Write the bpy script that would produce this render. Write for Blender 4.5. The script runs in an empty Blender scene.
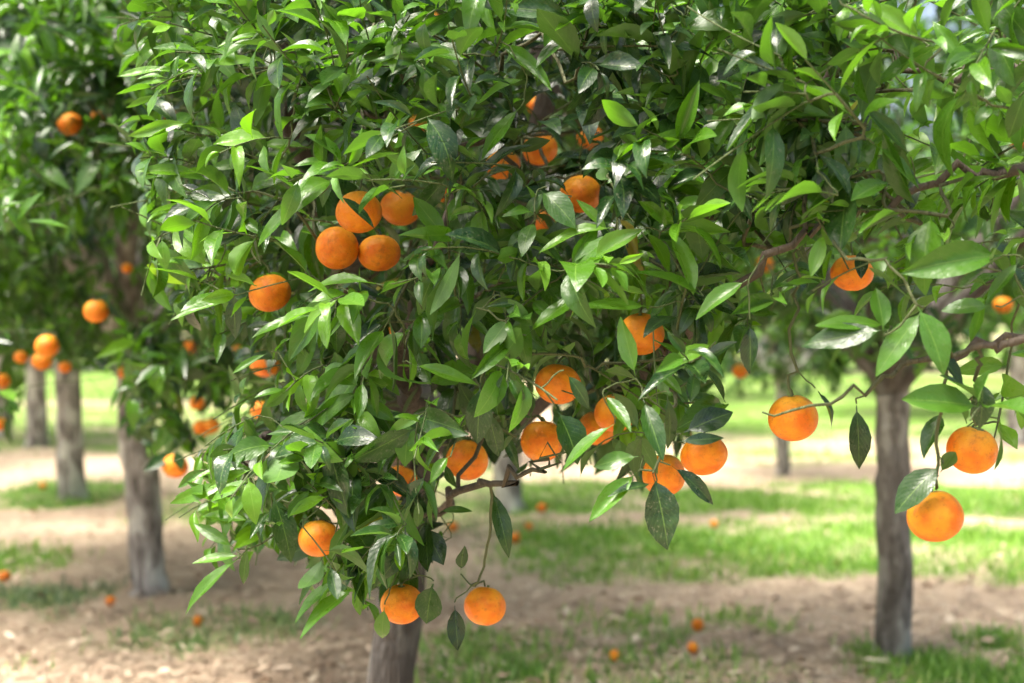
import bpy, math, random
import numpy as np
from mathutils import Vector

SEED = 7
random.seed(SEED)
rng = np.random.default_rng(SEED)
R = math.radians
scene = bpy.context.scene
col = scene.collection

# ------------------------------------------------------------------ camera
W_PX, H_PX = 1024, 683
LENS = 50.0
F = LENS / 36.0 * W_PX
CAM = np.array([0.0, 0.0, 1.3])
PITCH = math.atan(28.5 / F)
FW = np.array([0, math.cos(PITCH), -math.sin(PITCH)])
UP = np.array([0, math.sin(PITCH), math.cos(PITCH)])
RT = np.array([1.0, 0, 0])


def P(px, py, d):
    """world point seen at pixel (px, py) at camera depth d"""
    return CAM + d * (FW + RT * ((px - 512) / F) + UP * ((341.5 - py) / F))


def proj(p):
    v = np.asarray(p, float) - CAM
    d = v @ FW
    dd = np.where(np.abs(d) < 1e-6, 1e-6, d)
    return 512 + F * (v @ RT) / dd, 341.5 - F * (v @ UP) / dd, d


def ground_pt(px, py):
    d = CAM[2] / (math.sin(PITCH) + math.cos(PITCH) * (py - 341.5) / F)
    return P(px, py, d)


cam_data = bpy.data.cameras.new('camera')
cam = bpy.data.objects.new('camera', cam_data)
col.objects.link(cam)
cam.location = CAM
cam.rotation_euler = (math.pi / 2 - PITCH, 0, 0)
cam_data.lens = LENS
cam_data.sensor_width = 36
cam_data.clip_start = 0.05
cam_data.clip_end = 500
cam_data.dof.use_dof = True
cam_data.dof.focus_distance = 2.15
cam_data.dof.aperture_fstop = 3.0
cam_data.dof.aperture_blades = 9
scene.camera = cam

# ------------------------------------------------------------------ light
SUN_DIR = Vector((-0.36, -0.20, 0.91)).normalized()      # towards the sun
elev = math.asin(SUN_DIR.z)
world = bpy.data.worlds.new('World')
scene.world = world
world.use_nodes = True
nt = world.node_tree
for n in list(nt.nodes):
    nt.nodes.remove(n)
sky = nt.nodes.new('ShaderNodeTexSky')
sky.sky_type = 'NISHITA'
sky.sun_disc = False
sky.sun_elevation = elev
sky.sun_rotation = math.atan2(SUN_DIR.x, SUN_DIR.y)
sky.air_density = 1.0
sky.dust_density = 8.0
sky.ozone_density = 0.6
bg = nt.nodes.new('ShaderNodeBackground')
bg.inputs['Strength'].default_value = 0.10
wo = nt.nodes.new('ShaderNodeOutputWorld')
nt.links.new(sky.outputs[0], bg.inputs[0])
nt.links.new(bg.outputs[0], wo.inputs[0])
sl = bpy.data.lights.new('sun', 'SUN')
sl.energy = 2.7
sl.angle = R(20.0)
sl.color = (1.0, 0.95, 0.87)
so = bpy.data.objects.new('sun', sl)
col.objects.link(so)
so.rotation_euler = (-SUN_DIR).to_track_quat('-Z', 'Y').to_euler()
so.location = (-5, -3, 12)

scene.view_settings.view_transform = 'Standard'
scene.view_settings.look = 'None'
scene.view_settings.exposure = 2.22
scene.view_settings.gamma = 1.0
scene.render.engine = 'CYCLES'
scene.cycles.max_bounces = 7
scene.cycles.diffuse_bounces = 3
scene.cycles.glossy_bounces = 3
scene.cycles.transmission_bounces = 5
scene.cycles.transparent_max_bounces = 4
scene.cycles.caustics_reflective = False
scene.cycles.caustics_refractive = False
scene.cycles.sample_clamp_indirect = 6
scene.cycles.use_denoising = True

# ------------------------------------------------------------------ materials


class NT:
    def __init__(self, name):
        self.m = bpy.data.materials.new(name)
        self.m.use_nodes = True
        self.t = self.m.node_tree
        for n in list(self.t.nodes):
            self.t.nodes.remove(n)
        self.out = self.n('ShaderNodeOutputMaterial')

    def n(self, typ, ins=None, **attrs):
        n = self.t.nodes.new(typ)
        for k, v in attrs.items():
            setattr(n, k, v)
        for k, v in (ins or {}).items():
            self.set(n.inputs[k], v)
        return n

    def set(self, sock, v):
        if hasattr(v, 'links') or isinstance(v, bpy.types.NodeSocket):
            self.t.links.new(v, sock)
        elif isinstance(v, bpy.types.Node):
            self.t.links.new(v.outputs[0], sock)
        else:
            sock.default_value = v

    def math(self, op, a, b=0.0, c=0.0, clamp=False):
        n = self.n('ShaderNodeMath', operation=op, use_clamp=clamp)
        self.set(n.inputs[0], a)
        self.set(n.inputs[1], b)
        if len(n.inputs) > 2:
            self.set(n.inputs[2], c)
        return n.outputs[0]

    def mix(self, fac, a, b, blend='MIX'):
        n = self.n('ShaderNodeMix', data_type='RGBA', blend_type=blend)
        self.set(n.inputs[0], fac)
        self.set(n.inputs[6], a)
        self.set(n.inputs[7], b)
        return n.outputs[2]

    def ramp(self, fac, stops):
        n = self.n('ShaderNodeValToRGB')
        el = n.color_ramp.elements
        while len(el) < len(stops):
            el.new(0.5)
        for e, (p, c) in zip(el, stops):
            e.position = p
            e.color = tuple(c) + (1,) if len(c) == 3 else c
        self.set(n.inputs[0], fac)
        return n.outputs[0]

    def mapr(self, v, a, b, c, d):
        n = self.n('ShaderNodeMapRange')
        self.set(n.inputs[0], v)
        for i, x in enumerate((a, b, c, d)):
            n.inputs[i + 1].default_value = x
        return n.outputs[0]


def c3(r, g, b):
    return (r, g, b, 1.0)


def leaf_material(name, bright=1.0, detailed=True):
    k = NT(name)
    age = k.n('ShaderNodeAttribute', attribute_name='leaf_age').outputs['Fac']  # leaf tone by age; also carries painted shade inside the crown
    rnd = k.n('ShaderNodeAttribute', attribute_name='leaf_rand').outputs['Fac']
    uv = k.n('ShaderNodeTexCoord').outputs['UV']
    sep = k.n('ShaderNodeSeparateXYZ', {0: uv})
    u, v = sep.outputs[0], sep.outputs[1]
    b = bright
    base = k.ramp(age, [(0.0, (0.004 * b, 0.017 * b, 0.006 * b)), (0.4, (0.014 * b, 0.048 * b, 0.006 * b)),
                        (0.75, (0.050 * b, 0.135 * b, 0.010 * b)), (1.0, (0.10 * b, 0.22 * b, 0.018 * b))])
    geo = k.n('ShaderNodeNewGeometry')
    pos = geo.outputs['Position']
    ns = k.n('ShaderNodeTexNoise', {'Vector': pos, 'Scale': 60.0, 'Detail': 4.0})
    base = k.mix(k.mapr(ns.outputs[0], 0.45, 0.75, 0.0, 0.25), base, c3(0.05, 0.11, 0.015))
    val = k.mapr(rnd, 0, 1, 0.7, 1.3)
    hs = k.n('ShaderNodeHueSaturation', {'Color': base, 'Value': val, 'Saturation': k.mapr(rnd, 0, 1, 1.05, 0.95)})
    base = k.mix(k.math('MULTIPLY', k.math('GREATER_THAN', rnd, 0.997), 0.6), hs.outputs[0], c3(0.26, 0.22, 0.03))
    du = k.math('ABSOLUTE', k.math('SUBTRACT', u, 0.5))
    rib = k.mapr(du, 0.008, 0.026, 1.0, 0.0)
    ins = {}
    if detailed:
        # side veins: slanting lines, used for bump and a faint tint
        vv = k.math('SUBTRACT', k.math('MULTIPLY', v, 9.0), k.math('MULTIPLY', du, 7.0))
        fr = k.math('ABSOLUTE', k.math('SUBTRACT', k.math('FRACT', vv), 0.5))
        vein = k.mapr(fr, 0.0, 0.10, 1.0, 0.0)
        base = k.mix(k.math('MULTIPLY', vein, 0.14), base, c3(0.16, 0.26, 0.07))
        # worn dusty spots of old leaves
        sp = k.n('ShaderNodeTexNoise', {'Vector': pos, 'Scale': 230.0, 'Detail': 2.0})
        spot = k.math('MULTIPLY', k.mapr(sp.outputs[0], 0.60, 0.68, 0.0, 1.0), k.math('MULTIPLY', k.mapr(age, 0.0, 0.8, 0.55, 0.1), k.mapr(rnd, 0.3, 0.9, 0.1, 1.0)))
        base = k.mix(spot, base, c3(0.13, 0.14, 0.09))
        hgt = k.math('ADD', k.math('MULTIPLY', fr, 0.16), k.math('MULTIPLY', ns.outputs[0], 1.5))
        rip = k.n('ShaderNodeTexNoise', {'Vector': pos, 'Scale': 28.0, 'Detail': 1.0})
        hgt = k.math('ADD', hgt, k.math('MULTIPLY', rip.outputs[0], 3.0))
        bump = k.n('ShaderNodeBump', {'Height': hgt, 'Strength': 0.45, 'Distance': 0.0025})
        ins['Normal'] = bump.outputs[0]
    base = k.mix(k.math('MULTIPLY', rib, k.mapr(age, 0, 1, 0.35, 0.65)), base, c3(0.15 * b, 0.26 * b, 0.05 * b))
    under = k.mix(0.5, base, c3(0.07 * b, 0.15 * b, 0.03 * b))
    colr = k.mix(geo.outputs['Backfacing'], base, under)
    ro = k.math('ADD', k.mapr(ns.outputs[0], 0.3, 0.7, 0.23, 0.40), k.math('MULTIPLY', geo.outputs['Backfacing'], 0.25))
    pb = k.n('ShaderNodeBsdfPrincipled', {'Base Color': colr, 'Roughness': ro, 'IOR': 1.45, **ins})
    pb.inputs['Specular IOR Level'].default_value = 0.46
    tcol = k.mix(0.5, k.n('ShaderNodeHueSaturation', {'Color': colr, 'Value': 2.6, 'Saturation': 1.15}).outputs[0],
                 c3(0.16 * b, 0.40 * b, 0.014 * b))
    tr = k.n('ShaderNodeBsdfTranslucent', {'Color': tcol})
    mx = k.n('ShaderNodeMixShader', {0: k.mapr(age, 0, 1, 0.06, 0.36), 1: pb.outputs[0], 2: tr.outputs[0]})
    k.t.links.new(mx.outputs[0], k.out.inputs[0])
    return k.m


def bark_material(name, pale):
    k = NT(name)
    pos = k.n('ShaderNodeTexCoord').outputs['Object']
    rad = k.n('ShaderNodeAttribute', attribute_name='rad').outputs['Fac']
    mp = k.n('ShaderNodeMapping', {'Vector': pos, 'Scale': (1, 1, 0.22)})
    n1 = k.n('ShaderNodeTexNoise', {'Vector': mp, 'Scale': 38.0, 'Detail': 6.0, 'Roughness': 0.65})
    mp2 = k.n('ShaderNodeMapping', {'Vector': pos, 'Scale': (1, 1, 0.45)})
    n2 = k.n('ShaderNodeTexNoise', {'Vector': mp2, 'Scale': 13.0, 'Detail': 5.0})
    n3 = k.n('ShaderNodeTexVoronoi', {'Vector': mp, 'Scale': 55.0}, feature='DISTANCE_TO_EDGE')
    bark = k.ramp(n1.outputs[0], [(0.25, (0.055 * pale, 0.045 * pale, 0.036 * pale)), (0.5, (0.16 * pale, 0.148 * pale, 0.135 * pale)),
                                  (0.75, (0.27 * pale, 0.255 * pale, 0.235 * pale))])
    bark = k.mix(k.mapr(n2.outputs[0], 0.52, 0.60, 0.0, 0.85), bark, c3(0.34 * pale, 0.34 * pale, 0.31 * pale))
    bark = k.mix(k.mapr(n2.outputs[0], 0.46, 0.38, 0.0, 0.75), bark, c3(0.05, 0.042, 0.034))
    twig = k.ramp(k.math('MULTIPLY', rad, 0.5), [(0.0, (0.05, 0.09, 0.02)), (0.2, (0.06, 0.075, 0.025)), (0.45, (0.06, 0.045, 0.03)), (1.0, (0.05, 0.038, 0.03))])
    colr = k.mix(k.mapr(rad, 5.0, 12.0, 0.0, 1.0), twig, bark)
    hh = k.math('ADD', n1.outputs[0], k.math('MULTIPLY', k.mapr(n3.outputs[0], 0, 0.25, 0, 1), 0.5))
    bump = k.n('ShaderNodeBump', {'Height': hh, 'Strength': 0.7, 'Distance': 0.012})
    pb = k.n('ShaderNodeBsdfPrincipled', {'Base Color': colr, 'Roughness': 0.85, 'Normal': bump.outputs[0]})
    k.t.links.new(pb.outputs[0], k.out.inputs[0])
    return k.m


def orange_material():
    k = NT('orange_peel')
    tc = k.n('ShaderNodeTexCoord')
    pos = tc.outputs['Object']
    oi = k.n('ShaderNodeObjectInfo')
    rnd = oi.outputs['Random']
    off = k.n('ShaderNodeVectorMath', {0: pos, 1: oi.outputs['Location']}, operation='ADD')
    z = k.n('ShaderNodeSeparateXYZ', {0: pos}).outputs[2]            # unit radius: -1..1
    big = k.n('ShaderNodeTexNoise', {'Vector': off, 'Scale': 1.3, 'Detail': 3.0})
    base = k.mix(k.mapr(big.outputs[0], 0.35, 0.65, 0, 1), c3(0.60, 0.125, 0.003), c3(0.68, 0.215, 0.005))
    # ripening: paler yellow shoulder round the stem, stronger on some fruit
    zn = k.math('ADD', z, k.math('MULTIPLY', k.math('SUBTRACT', big.outputs[0], 0.5), 1.4))
    sh = k.math('MULTIPLY', k.mapr(zn, 0.0, 1.05, 0.0, 1.0), k.mapr(rnd, 0.0, 1.0, 0.3, 0.95))
    base = k.mix(sh, base, c3(0.70, 0.36, 0.02))
    # rind scuffs
    sc = k.n('ShaderNodeTexNoise', {'Vector': off, 'Scale': 3.2, 'Detail': 8.0, 'Roughness': 0.75})
    scf = k.math('MULTIPLY', k.mapr(sc.outputs[0], 0.53, 0.66, 0.0, 0.7), k.mapr(rnd, 0, 1, 0.5, 1.0))
    base = k.mix(scf, base, c3(0.26, 0.10, 0.015))
    dots = k.n('ShaderNodeTexVoronoi', {'Vector': off, 'Scale': 5.5})
    dd = k.mapr(dots.outputs['Distance'], 0.06, 0.12, 0.85, 0.0)
    base = k.mix(dd, base, c3(0.16, 0.07, 0.02))
    pores = k.n('ShaderNodeTexVoronoi', {'Vector': pos, 'Scale': 26.0})
    un = k.n('ShaderNodeTexNoise', {'Vector': off, 'Scale': 2.0, 'Detail': 2.0})
    hh = k.math('ADD', k.mapr(pores.outputs['Distance'], 0.0, 0.4, 0.0, 1.0), k.math('MULTIPLY', un.outputs[0], 5.0))
    bump = k.n('ShaderNodeBump', {'Height': hh, 'Strength': 0.45, 'Distance': 0.0018})
    pb = k.n('ShaderNodeBsdfPrincipled', {'Base Color': base, 'Roughness': k.mapr(un.outputs[0], 0.3, 0.7, 0.42, 0.58), 'Normal': bump.outputs[0]})
    pb.inputs['Specular IOR Level'].default_value = 0.32
    pb.inputs['Subsurface Weight'].default_value = 0.05
    pb.inputs['Subsurface Radius'].default_value = (1.0, 0.4, 0.1)
    pb.inputs['Subsurface Scale'].default_value = 0.006
    k.t.links.new(pb.outputs[0], k.out.inputs[0])
    return k.m


def ground_material():
    k = NT('orchard_ground')
    pos = k.n('ShaderNodeNewGeometry').outputs['Position']
    gr = k.n('ShaderNodeAttribute', attribute_name='green').outputs['Fac']
    soil_shade = k.n('ShaderNodeAttribute', attribute_name='soil').outputs['Fac']  # bare soil plus the painted tree shadows
    n1 = k.n('ShaderNodeTexNoise', {'Vector': pos, 'Scale': 1.1, 'Detail': 5.0})
    n2 = k.n('ShaderNodeTexNoise', {'Vector': pos, 'Scale': 14.0, 'Detail': 6.0, 'Roughness': 0.7})
    mp = k.n('ShaderNodeMapping', {'Vector': pos, 'Rotation': (0, 0, 0.4), 'Scale': (1, 3.5, 1)})
    n3 = k.n('ShaderNodeTexNoise', {'Vector': mp, 'Scale': 45.0, 'Detail': 4.0})
    straw = k.ramp(n2.outputs[0], [(0.3, (0.37, 0.28, 0.195)), (0.5, (0.45, 0.355, 0.25)), (0.7, (0.52, 0.425, 0.305))])
    straw = k.mix(k.mapr(n3.outputs[0], 0.55, 0.7, 0, 0.6), straw, c3(0.54, 0.43, 0.32))
    soil = k.ramp(n2.outputs[0], [(0.3, (0.27, 0.195, 0.135)), (0.7, (0.42, 0.325, 0.235))])
    sm = k.math('ADD', k.math('MULTIPLY', soil_shade, 0.9), k.mapr(n1.outputs[0], 0.48, 0.68, 0.0, 0.55), clamp=True)
    base = k.mix(sm, straw, soil)
    grass = k.ramp(n2.outputs[0], [(0.3, (0.06, 0.145, 0.015)), (0.7, (0.125, 0.25, 0.028))])
    gm = k.mapr(k.math('ADD', gr, k.math('MULTIPLY', k.math('SUBTRACT', n2.outputs[0], 0.5), 0.9)), 0.2, 0.7, 0.0, 0.9)
    base = k.mix(gm, base, grass)
    bump = k.n('ShaderNodeBump', {'Height': k.math('ADD', n2.outputs[0], n3.outputs[0]), 'Strength': 0.5, 'Distance': 0.03})
    pb = k.n('ShaderNodeBsdfPrincipled', {'Base Color': base, 'Roughness': 0.95, 'Normal': bump.outputs[0]})
    pb.inputs['Specular IOR Level'].default_value = 0.15
    k.t.links.new(pb.outputs[0], k.out.inputs[0])
    return k.m


def blade_material():
    k = NT('grass_blade')
    rnd = k.n('ShaderNodeAttribute', attribute_name='leaf_rand').outputs['Fac']
    age = k.n('ShaderNodeAttribute', attribute_name='leaf_age').outputs['Fac']
    a = k.ramp(rnd, [(0.0, (0.08, 0.19, 0.02)), (0.5, (0.15, 0.31, 0.03)), (0.9, (0.22, 0.38, 0.045)), (1.0, (0.42, 0.36, 0.16))])
    b = k.ramp(rnd, [(0.0, (0.09, 0.16, 0.08)), (0.6, (0.16, 0.24, 0.12)), (1.0, (0.26, 0.30, 0.14))])
    c = k.mix(age, b, a)
    pb = k.n('ShaderNodeBsdfPrincipled', {'Base Color': c, 'Roughness': 0.5})
    tr = k.n('ShaderNodeBsdfTranslucent', {'Color': k.n('ShaderNodeHueSaturation', {'Color': c, 'Value': 1.8}).outputs[0]})
    mx = k.n('ShaderNodeMixShader', {0: 0.35, 1: pb.outputs[0], 2: tr.outputs[0]})
    k.t.links.new(mx.outputs[0], k.out.inputs[0])
    return k.m


def straw_material():
    k = NT('dry_straw')
    rnd = k.n('ShaderNodeAttribute', attribute_name='leaf_rand').outputs['Fac']
    c = k.ramp(rnd, [(0.0, (0.20, 0.13, 0.085)), (0.4, (0.36, 0.26, 0.18)), (0.85, (0.50, 0.39, 0.28)), (1.0, (0.64, 0.54, 0.40))])
    pb = k.n('ShaderNodeBsdfPrincipled', {'Base Color': c, 'Roughness': 0.7})
    k.t.links.new(pb.outputs[0], k.out.inputs[0])
    return k.m


def calyx_material():
    k = NT('calyx_green')
    pos = k.n('ShaderNodeTexCoord').outputs['Object']
    ns = k.n('ShaderNodeTexNoise', {'Vector': pos, 'Scale': 3.0})
    c = k.ramp(ns.outputs[0], [(0.3, (0.07, 0.10, 0.03)), (0.7, (0.16, 0.19, 0.06))])
    pb = k.n('ShaderNodeBsdfPrincipled', {'Base Color': c, 'Roughness': 0.6})
    k.t.links.new(pb.outputs[0], k.out.inputs[0])
    return k.m


M_LEAF = leaf_material('citrus_leaf')
M_LEAF_FAR = leaf_material('citrus_leaf_simple', 1.0, False)
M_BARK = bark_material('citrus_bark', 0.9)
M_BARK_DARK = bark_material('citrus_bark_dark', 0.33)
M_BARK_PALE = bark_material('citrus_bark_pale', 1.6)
M_ORANGE = orange_material()
M_GROUND = ground_material()
M_BLADE = blade_material()
M_STRAW = straw_material()
M_CALYX = calyx_material()

# ------------------------------------------------------------------ mesh helpers


def new_mesh(name, verts, quads, mat, uvs=None, attrs=None, smooth=True, tris=None):
    verts = np.asarray(verts, np.float32)
    quads = np.asarray(quads, np.int32).reshape(-1, 4)
    me = bpy.data.meshes.new(name)
    nq = len(quads)
    tr = np.asarray(tris if tris is not None else np.zeros((0, 3)), np.int32).reshape(-1, 3)
    ntr = len(tr)
    me.vertices.add(len(verts))
    me.vertices.foreach_set('co', verts.ravel())
    me.loops.add(nq * 4 + ntr * 3)
    li = np.concatenate([quads.ravel(), tr.ravel()])
    me.loops.foreach_set('vertex_index', li)
    me.polygons.add(nq + ntr)
    st = np.concatenate([np.arange(nq) * 4, nq * 4 + np.arange(ntr) * 3]).astype(np.int32)
    me.polygons.foreach_set('loop_start', st)
    me.polygons.foreach_set('use_smooth', np.full(nq + ntr, smooth))
    if uvs is not None:
        ul = me.uv_layers.new(name='UVMap')
        ul.data.foreach_set('uv', np.asarray(uvs, np.float32)[li].ravel())
    for an, av in (attrs or {}).items():
        at = me.attributes.new(an, 'FLOAT', 'POINT')
        at.data.foreach_set('value', np.asarray(av, np.float32))
    me.materials.append(mat)
    me.update()
    me.validate()
    return me


def link(name, me, parent=None, loc=None):
    o = bpy.data.objects.new(name, me)
    col.objects.link(o)
    if parent is not None:
        o.parent = parent
    if loc is not None:
        o.location = loc
    return o


def tag(o, label, cat, group=None, kind=None):
    if label:
        o['label'] = label
    if cat:
        o['category'] = cat
    if group:
        o['group'] = group
    if kind:
        o['kind'] = kind
    return o


def unit(v):
    v = np.asarray(v, float)
    n = np.linalg.norm(v, axis=-1, keepdims=True)
    return v / np.maximum(n, 1e-9)


# ------------------------------------------------------------------ leaves


class Leaves:
    """collects leaves, builds them as one folded, curved, ribbed mesh"""

    def __init__(self):
        self.rows = []

    def add(self, base, d, n, L, Wd, curl, fold, age, wave=0.02, twist=0.0):
        self.rows.append(np.concatenate([base, d, n, [L, Wd, curl, fold, age, wave, twist]]))

    def build(self, name, mat, parent, origin, fine=True):
        A = np.array(self.rows)
        N = len(A)
        base, d, n = A[:, 0:3], unit(A[:, 3:6]), A[:, 6:9]
        L, Wd, curl, fold, age, wave, twist = A[:, 9:16].T
        n = unit(n - d * np.sum(n * d, 1, keepdims=True))
        s = np.cross(d, n)
        if fine:
            T = np.array([-0.11, 0.0, 0.10, 0.26, 0.45, 0.64, 0.82, 0.93, 1.0])
            WT = np.array([0.035, 0.06, 0.46, 0.84, 1.0, 0.90, 0.55, 0.24, 0.02])
            S = np.array([-1, -0.5, 0, 0.5, 1])
        else:
            T = np.array([0.0, 0.25, 0.6, 1.0])
            WT = np.array([0.08, 0.85, 0.85, 0.05])
            S = np.array([-1, 0, 1])
        nr, nc = len(T), len(S)
        V = np.zeros((N, nr, nc, 3))
        ph = rng.uniform(0, 6.28, N)
        for i, (t, w) in enumerate(zip(T, WT)):
            tt = max(t, 0)
            th = curl * tt
            along = L * (t - (curl ** 2) * tt ** 3 / 6)
            down = -L * curl * tt * tt / 2
            tw = twist * tt
            for j, q in enumerate(S):
                y = q * 0.5 * Wd * w * np.cos(fold)
                z = abs(q) * 0.5 * Wd * w * np.sin(fold) * (1.15 - 0.3 * abs(q))
                z = z + wave * Wd * np.sin(t * 8.5 + ph + (1.3 if q > 0 else 0)) * q * q
                yy = y * np.cos(tw) - z * np.sin(tw)
                zz = y * np.sin(tw) + z * np.cos(tw)
                V[:, i, j] = (base + d * (along - np.sin(th) * zz * 0.6)[:, None] + s * yy[:, None]
                              + n * (down + zz * np.cos(th))[:, None])
        V -= np.asarray(origin)
        g = np.arange(nr * nc).reshape(nr, nc)
        q = np.stack([g[:-1, :-1], g[:-1, 1:], g[1:, 1:], g[1:, :-1]], -1).reshape(-1, 4)
        Q = (q[None] + (np.arange(N) * nr * nc)[:, None, None]).reshape(-1, 4)
        uv = np.zeros((nr, nc, 2))
        uv[:, :, 0] = (S[None] + 1) / 2
        uv[:, :, 1] = T[:, None]
        UV = np.broadcast_to(uv.reshape(1, -1, 2), (N, nr * nc, 2)).reshape(-1, 2)
        me = new_mesh(name, V.reshape(-1, 3), Q, mat, UV,
                      {'leaf_age': np.repeat(age, nr * nc), 'leaf_rand': np.repeat(rng.uniform(0, 1, N), nr * nc)})
        return link(name, me, parent)


# ------------------------------------------------------------------ branch skeleton


class Skel:
    def __init__(self):
        self.p, self.par, self.limb, self.minr = [], [], [], []
        self.nl = 0
        self._np = None

    def node(self, p, par, limb, minr=0.0):
        self.p.append(np.asarray(p, float))
        self.par.append(par)
        self.limb.append(limb)
        self.minr.append(minr)
        return len(self.p) - 1

    def poly(self, pts, r0, r1, par=-1, limb=-1, sub=5, wob=0.012):
        """smooth polyline from its first point, r tapering; returns node ids"""
        pts = [np.asarray(q, float) for q in pts]
        if par >= 0:
            pts = [self.p[par]] + pts
        n = len(pts)
        ids = []
        out = []
        for i in range(n - 1):
            p0, p1, p2, p3 = pts[max(i - 1, 0)], pts[i], pts[i + 1], pts[min(i + 2, n - 1)]
            for kk in range(sub):
                t = kk / sub
                out.append(0.5 * ((2 * p1) + (p2 - p0) * t + (2 * p0 - 5 * p1 + 4 * p2 - p3) * t * t + (3 * p1 - p0 - 3 * p2 + p3) * t ** 3))
        out.append(pts[-1])
        if par >= 0:
            out = out[1:]
        prev = par
        for i, q in enumerate(out):
            t = i / max(len(out) - 1, 1)
            if 0 < i < len(out) - 1:
                q = q + rng.normal(0, wob, 3)
            prev = self.node(q, prev, limb, r0 * (1 - t) + r1 * t)
            ids.append(prev)
        return ids

    def nearest(self, q, up=0.0, avoid_trunk=True):
        A = np.array(self.p)
        D = A - q
        dist = np.linalg.norm(D, axis=1)
        cost = dist + up * np.maximum(-D[:, 2], 0)      # prefer nodes above when up > 0
        if avoid_trunk:
            cost = cost + np.where(np.array(self.limb) < 0, 5.0, 0)
        return int(np.argmin(cost))

    def attach(self, q, tend, up=0.0, wob=0.012, minr=0.0):
        i = self.nearest(q, up)
        p0 = self.p[i]
        dist = np.linalg.norm(q - p0)
        if self.par[i] >= 0:
            t0 = unit(p0 - self.p[self.par[i]])
        else:
            t0 = unit(q - p0)
        t0 = unit(t0 * 0.5 + unit(q - p0))
        nseg = max(4, min(12, int(dist / 0.03)))
        prev = i
        for kx in range(1, nseg + 1):
            t = kx / nseg
            h00, h10 = 2 * t ** 3 - 3 * t * t + 1, t ** 3 - 2 * t * t + t
            h01, h11 = -2 * t ** 3 + 3 * t * t, t ** 3 - t * t
            x = h00 * p0 + h10 * t0 * dist * 0.5 + h01 * q + h11 * np.asarray(tend) * dist * 0.5
            if kx < nseg:
                x = x + rng.normal(0, min(wob * .45, dist * 0.03), 3)
            prev = self.node(x, prev, self.limb[i], minr)
        return prev

    def radii(self, tip=0.0012, ex=2.75, cap=1.0, slim=()):
        n = len(self.p)
        acc = np.zeros(n)
        r = np.zeros(n)
        for i in range(n - 1, -1, -1):
            r[i] = max(self.minr[i], min(acc[i] ** (1 / ex) if acc[i] > 0 else tip, cap if self.limb[i] not in slim else .0065))
            if self.par[i] >= 0:
                acc[self.par[i]] += r[i] ** ex
        return r

    def build(self, parent, origin, mat, trunk_name='trunk', cap=0.045, slim=()):
        r = self.radii(cap=cap, slim=slim)
        n = len(self.p)
        kids = [[] for _ in range(n)]
        for i in range(n):
            if self.par[i] >= 0:
                kids[self.par[i]].append(i)
        main = [max(kk, key=lambda a: r[a]) if kk else -1 for kk in kids]
        groups = {}
        for i in range(n):
            pa = self.par[i]
            same = pa >= 0 and main[pa] == i and self.limb[pa] == self.limb[i]
            if same:
                continue
            ch, rr = [], []
            if pa >= 0:
                ch.append(self.p[pa])
                rr.append(min(r[pa], r[i] * 1.25))
            c = i
            while c >= 0:
                ch.append(self.p[c])
                rr.append(r[c])
                nx = main[c]
                c = nx if nx >= 0 and self.limb[nx] == self.limb[i] else -1
            if len(ch) > 1:
                groups.setdefault(self.limb[i], []).append((np.array(ch), np.array(rr)))
        objs = []
        for lb, chains in sorted(groups.items()):
            V, Q, RA, T = [], [], [], []
            off = 0
            for pts, rr in chains:
                rm = rr.max()
                k = 5 if rm < 0.004 else 7 if rm < 0.012 else 10 if rm < 0.04 else 20
                tan = np.gradient(pts, axis=0)
                tan = unit(tan)
                ref = np.array([0.3, 0.2, 1.0]) if abs(tan[0][2]) < 0.8 else np.array([1.0, 0.1, 0.2])
                u = unit(np.cross(tan[0], ref))
                ang = np.arange(k) / k * 2 * math.pi
                for p, t, rad in zip(pts, tan, rr):
                    u = unit(u - t * (u @ t))
                    w = np.cross(t, u)
                    kr = np.full(k, rad)
                    if rm > 0.04:      # lumpy, fluted trunk
                        kr = rad * (1 + 0.06 * np.sin(ang * 2 + 1.3 + p[2] * 3) + 0.045 * np.sin(ang * 5 + p[2] * 7) + 0.03 * np.sin(ang * 3 - p[2] * 15))
                    V.append(p + (np.cos(ang) * kr)[:, None] * u + (np.sin(ang) * kr)[:, None] * w)
                    RA.append(np.full(k, min(rad / 0.005, 20.0)))
                m = len(pts)
                g = off + np.arange(m * k).reshape(m, k)
                g2 = np.roll(g, -1, axis=1)
                Q.append(np.stack([g[:-1], g2[:-1], g2[1:], g[1:]], -1).reshape(-1, 4))
                off += m * k
            V = np.concatenate(V) - np.asarray(origin)
            me = new_mesh('trunk' if lb < 0 else 'branch', V, np.concatenate(Q), mat, None, {'rad': np.concatenate(RA)})
            objs.append(link(trunk_name if lb < 0 else 'branch', me, parent))
        return objs


def in_poly(px, py, poly):
    c = False
    j = len(poly) - 1
    for i in range(len(poly)):
        xi, yi = poly[i]
        xj, yj = poly[j]
        if (yi > py) != (yj > py) and px < (xj - xi) * (py - yi) / (yj - yi) + xi:
            c = not c
        j = i
    return c


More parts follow.
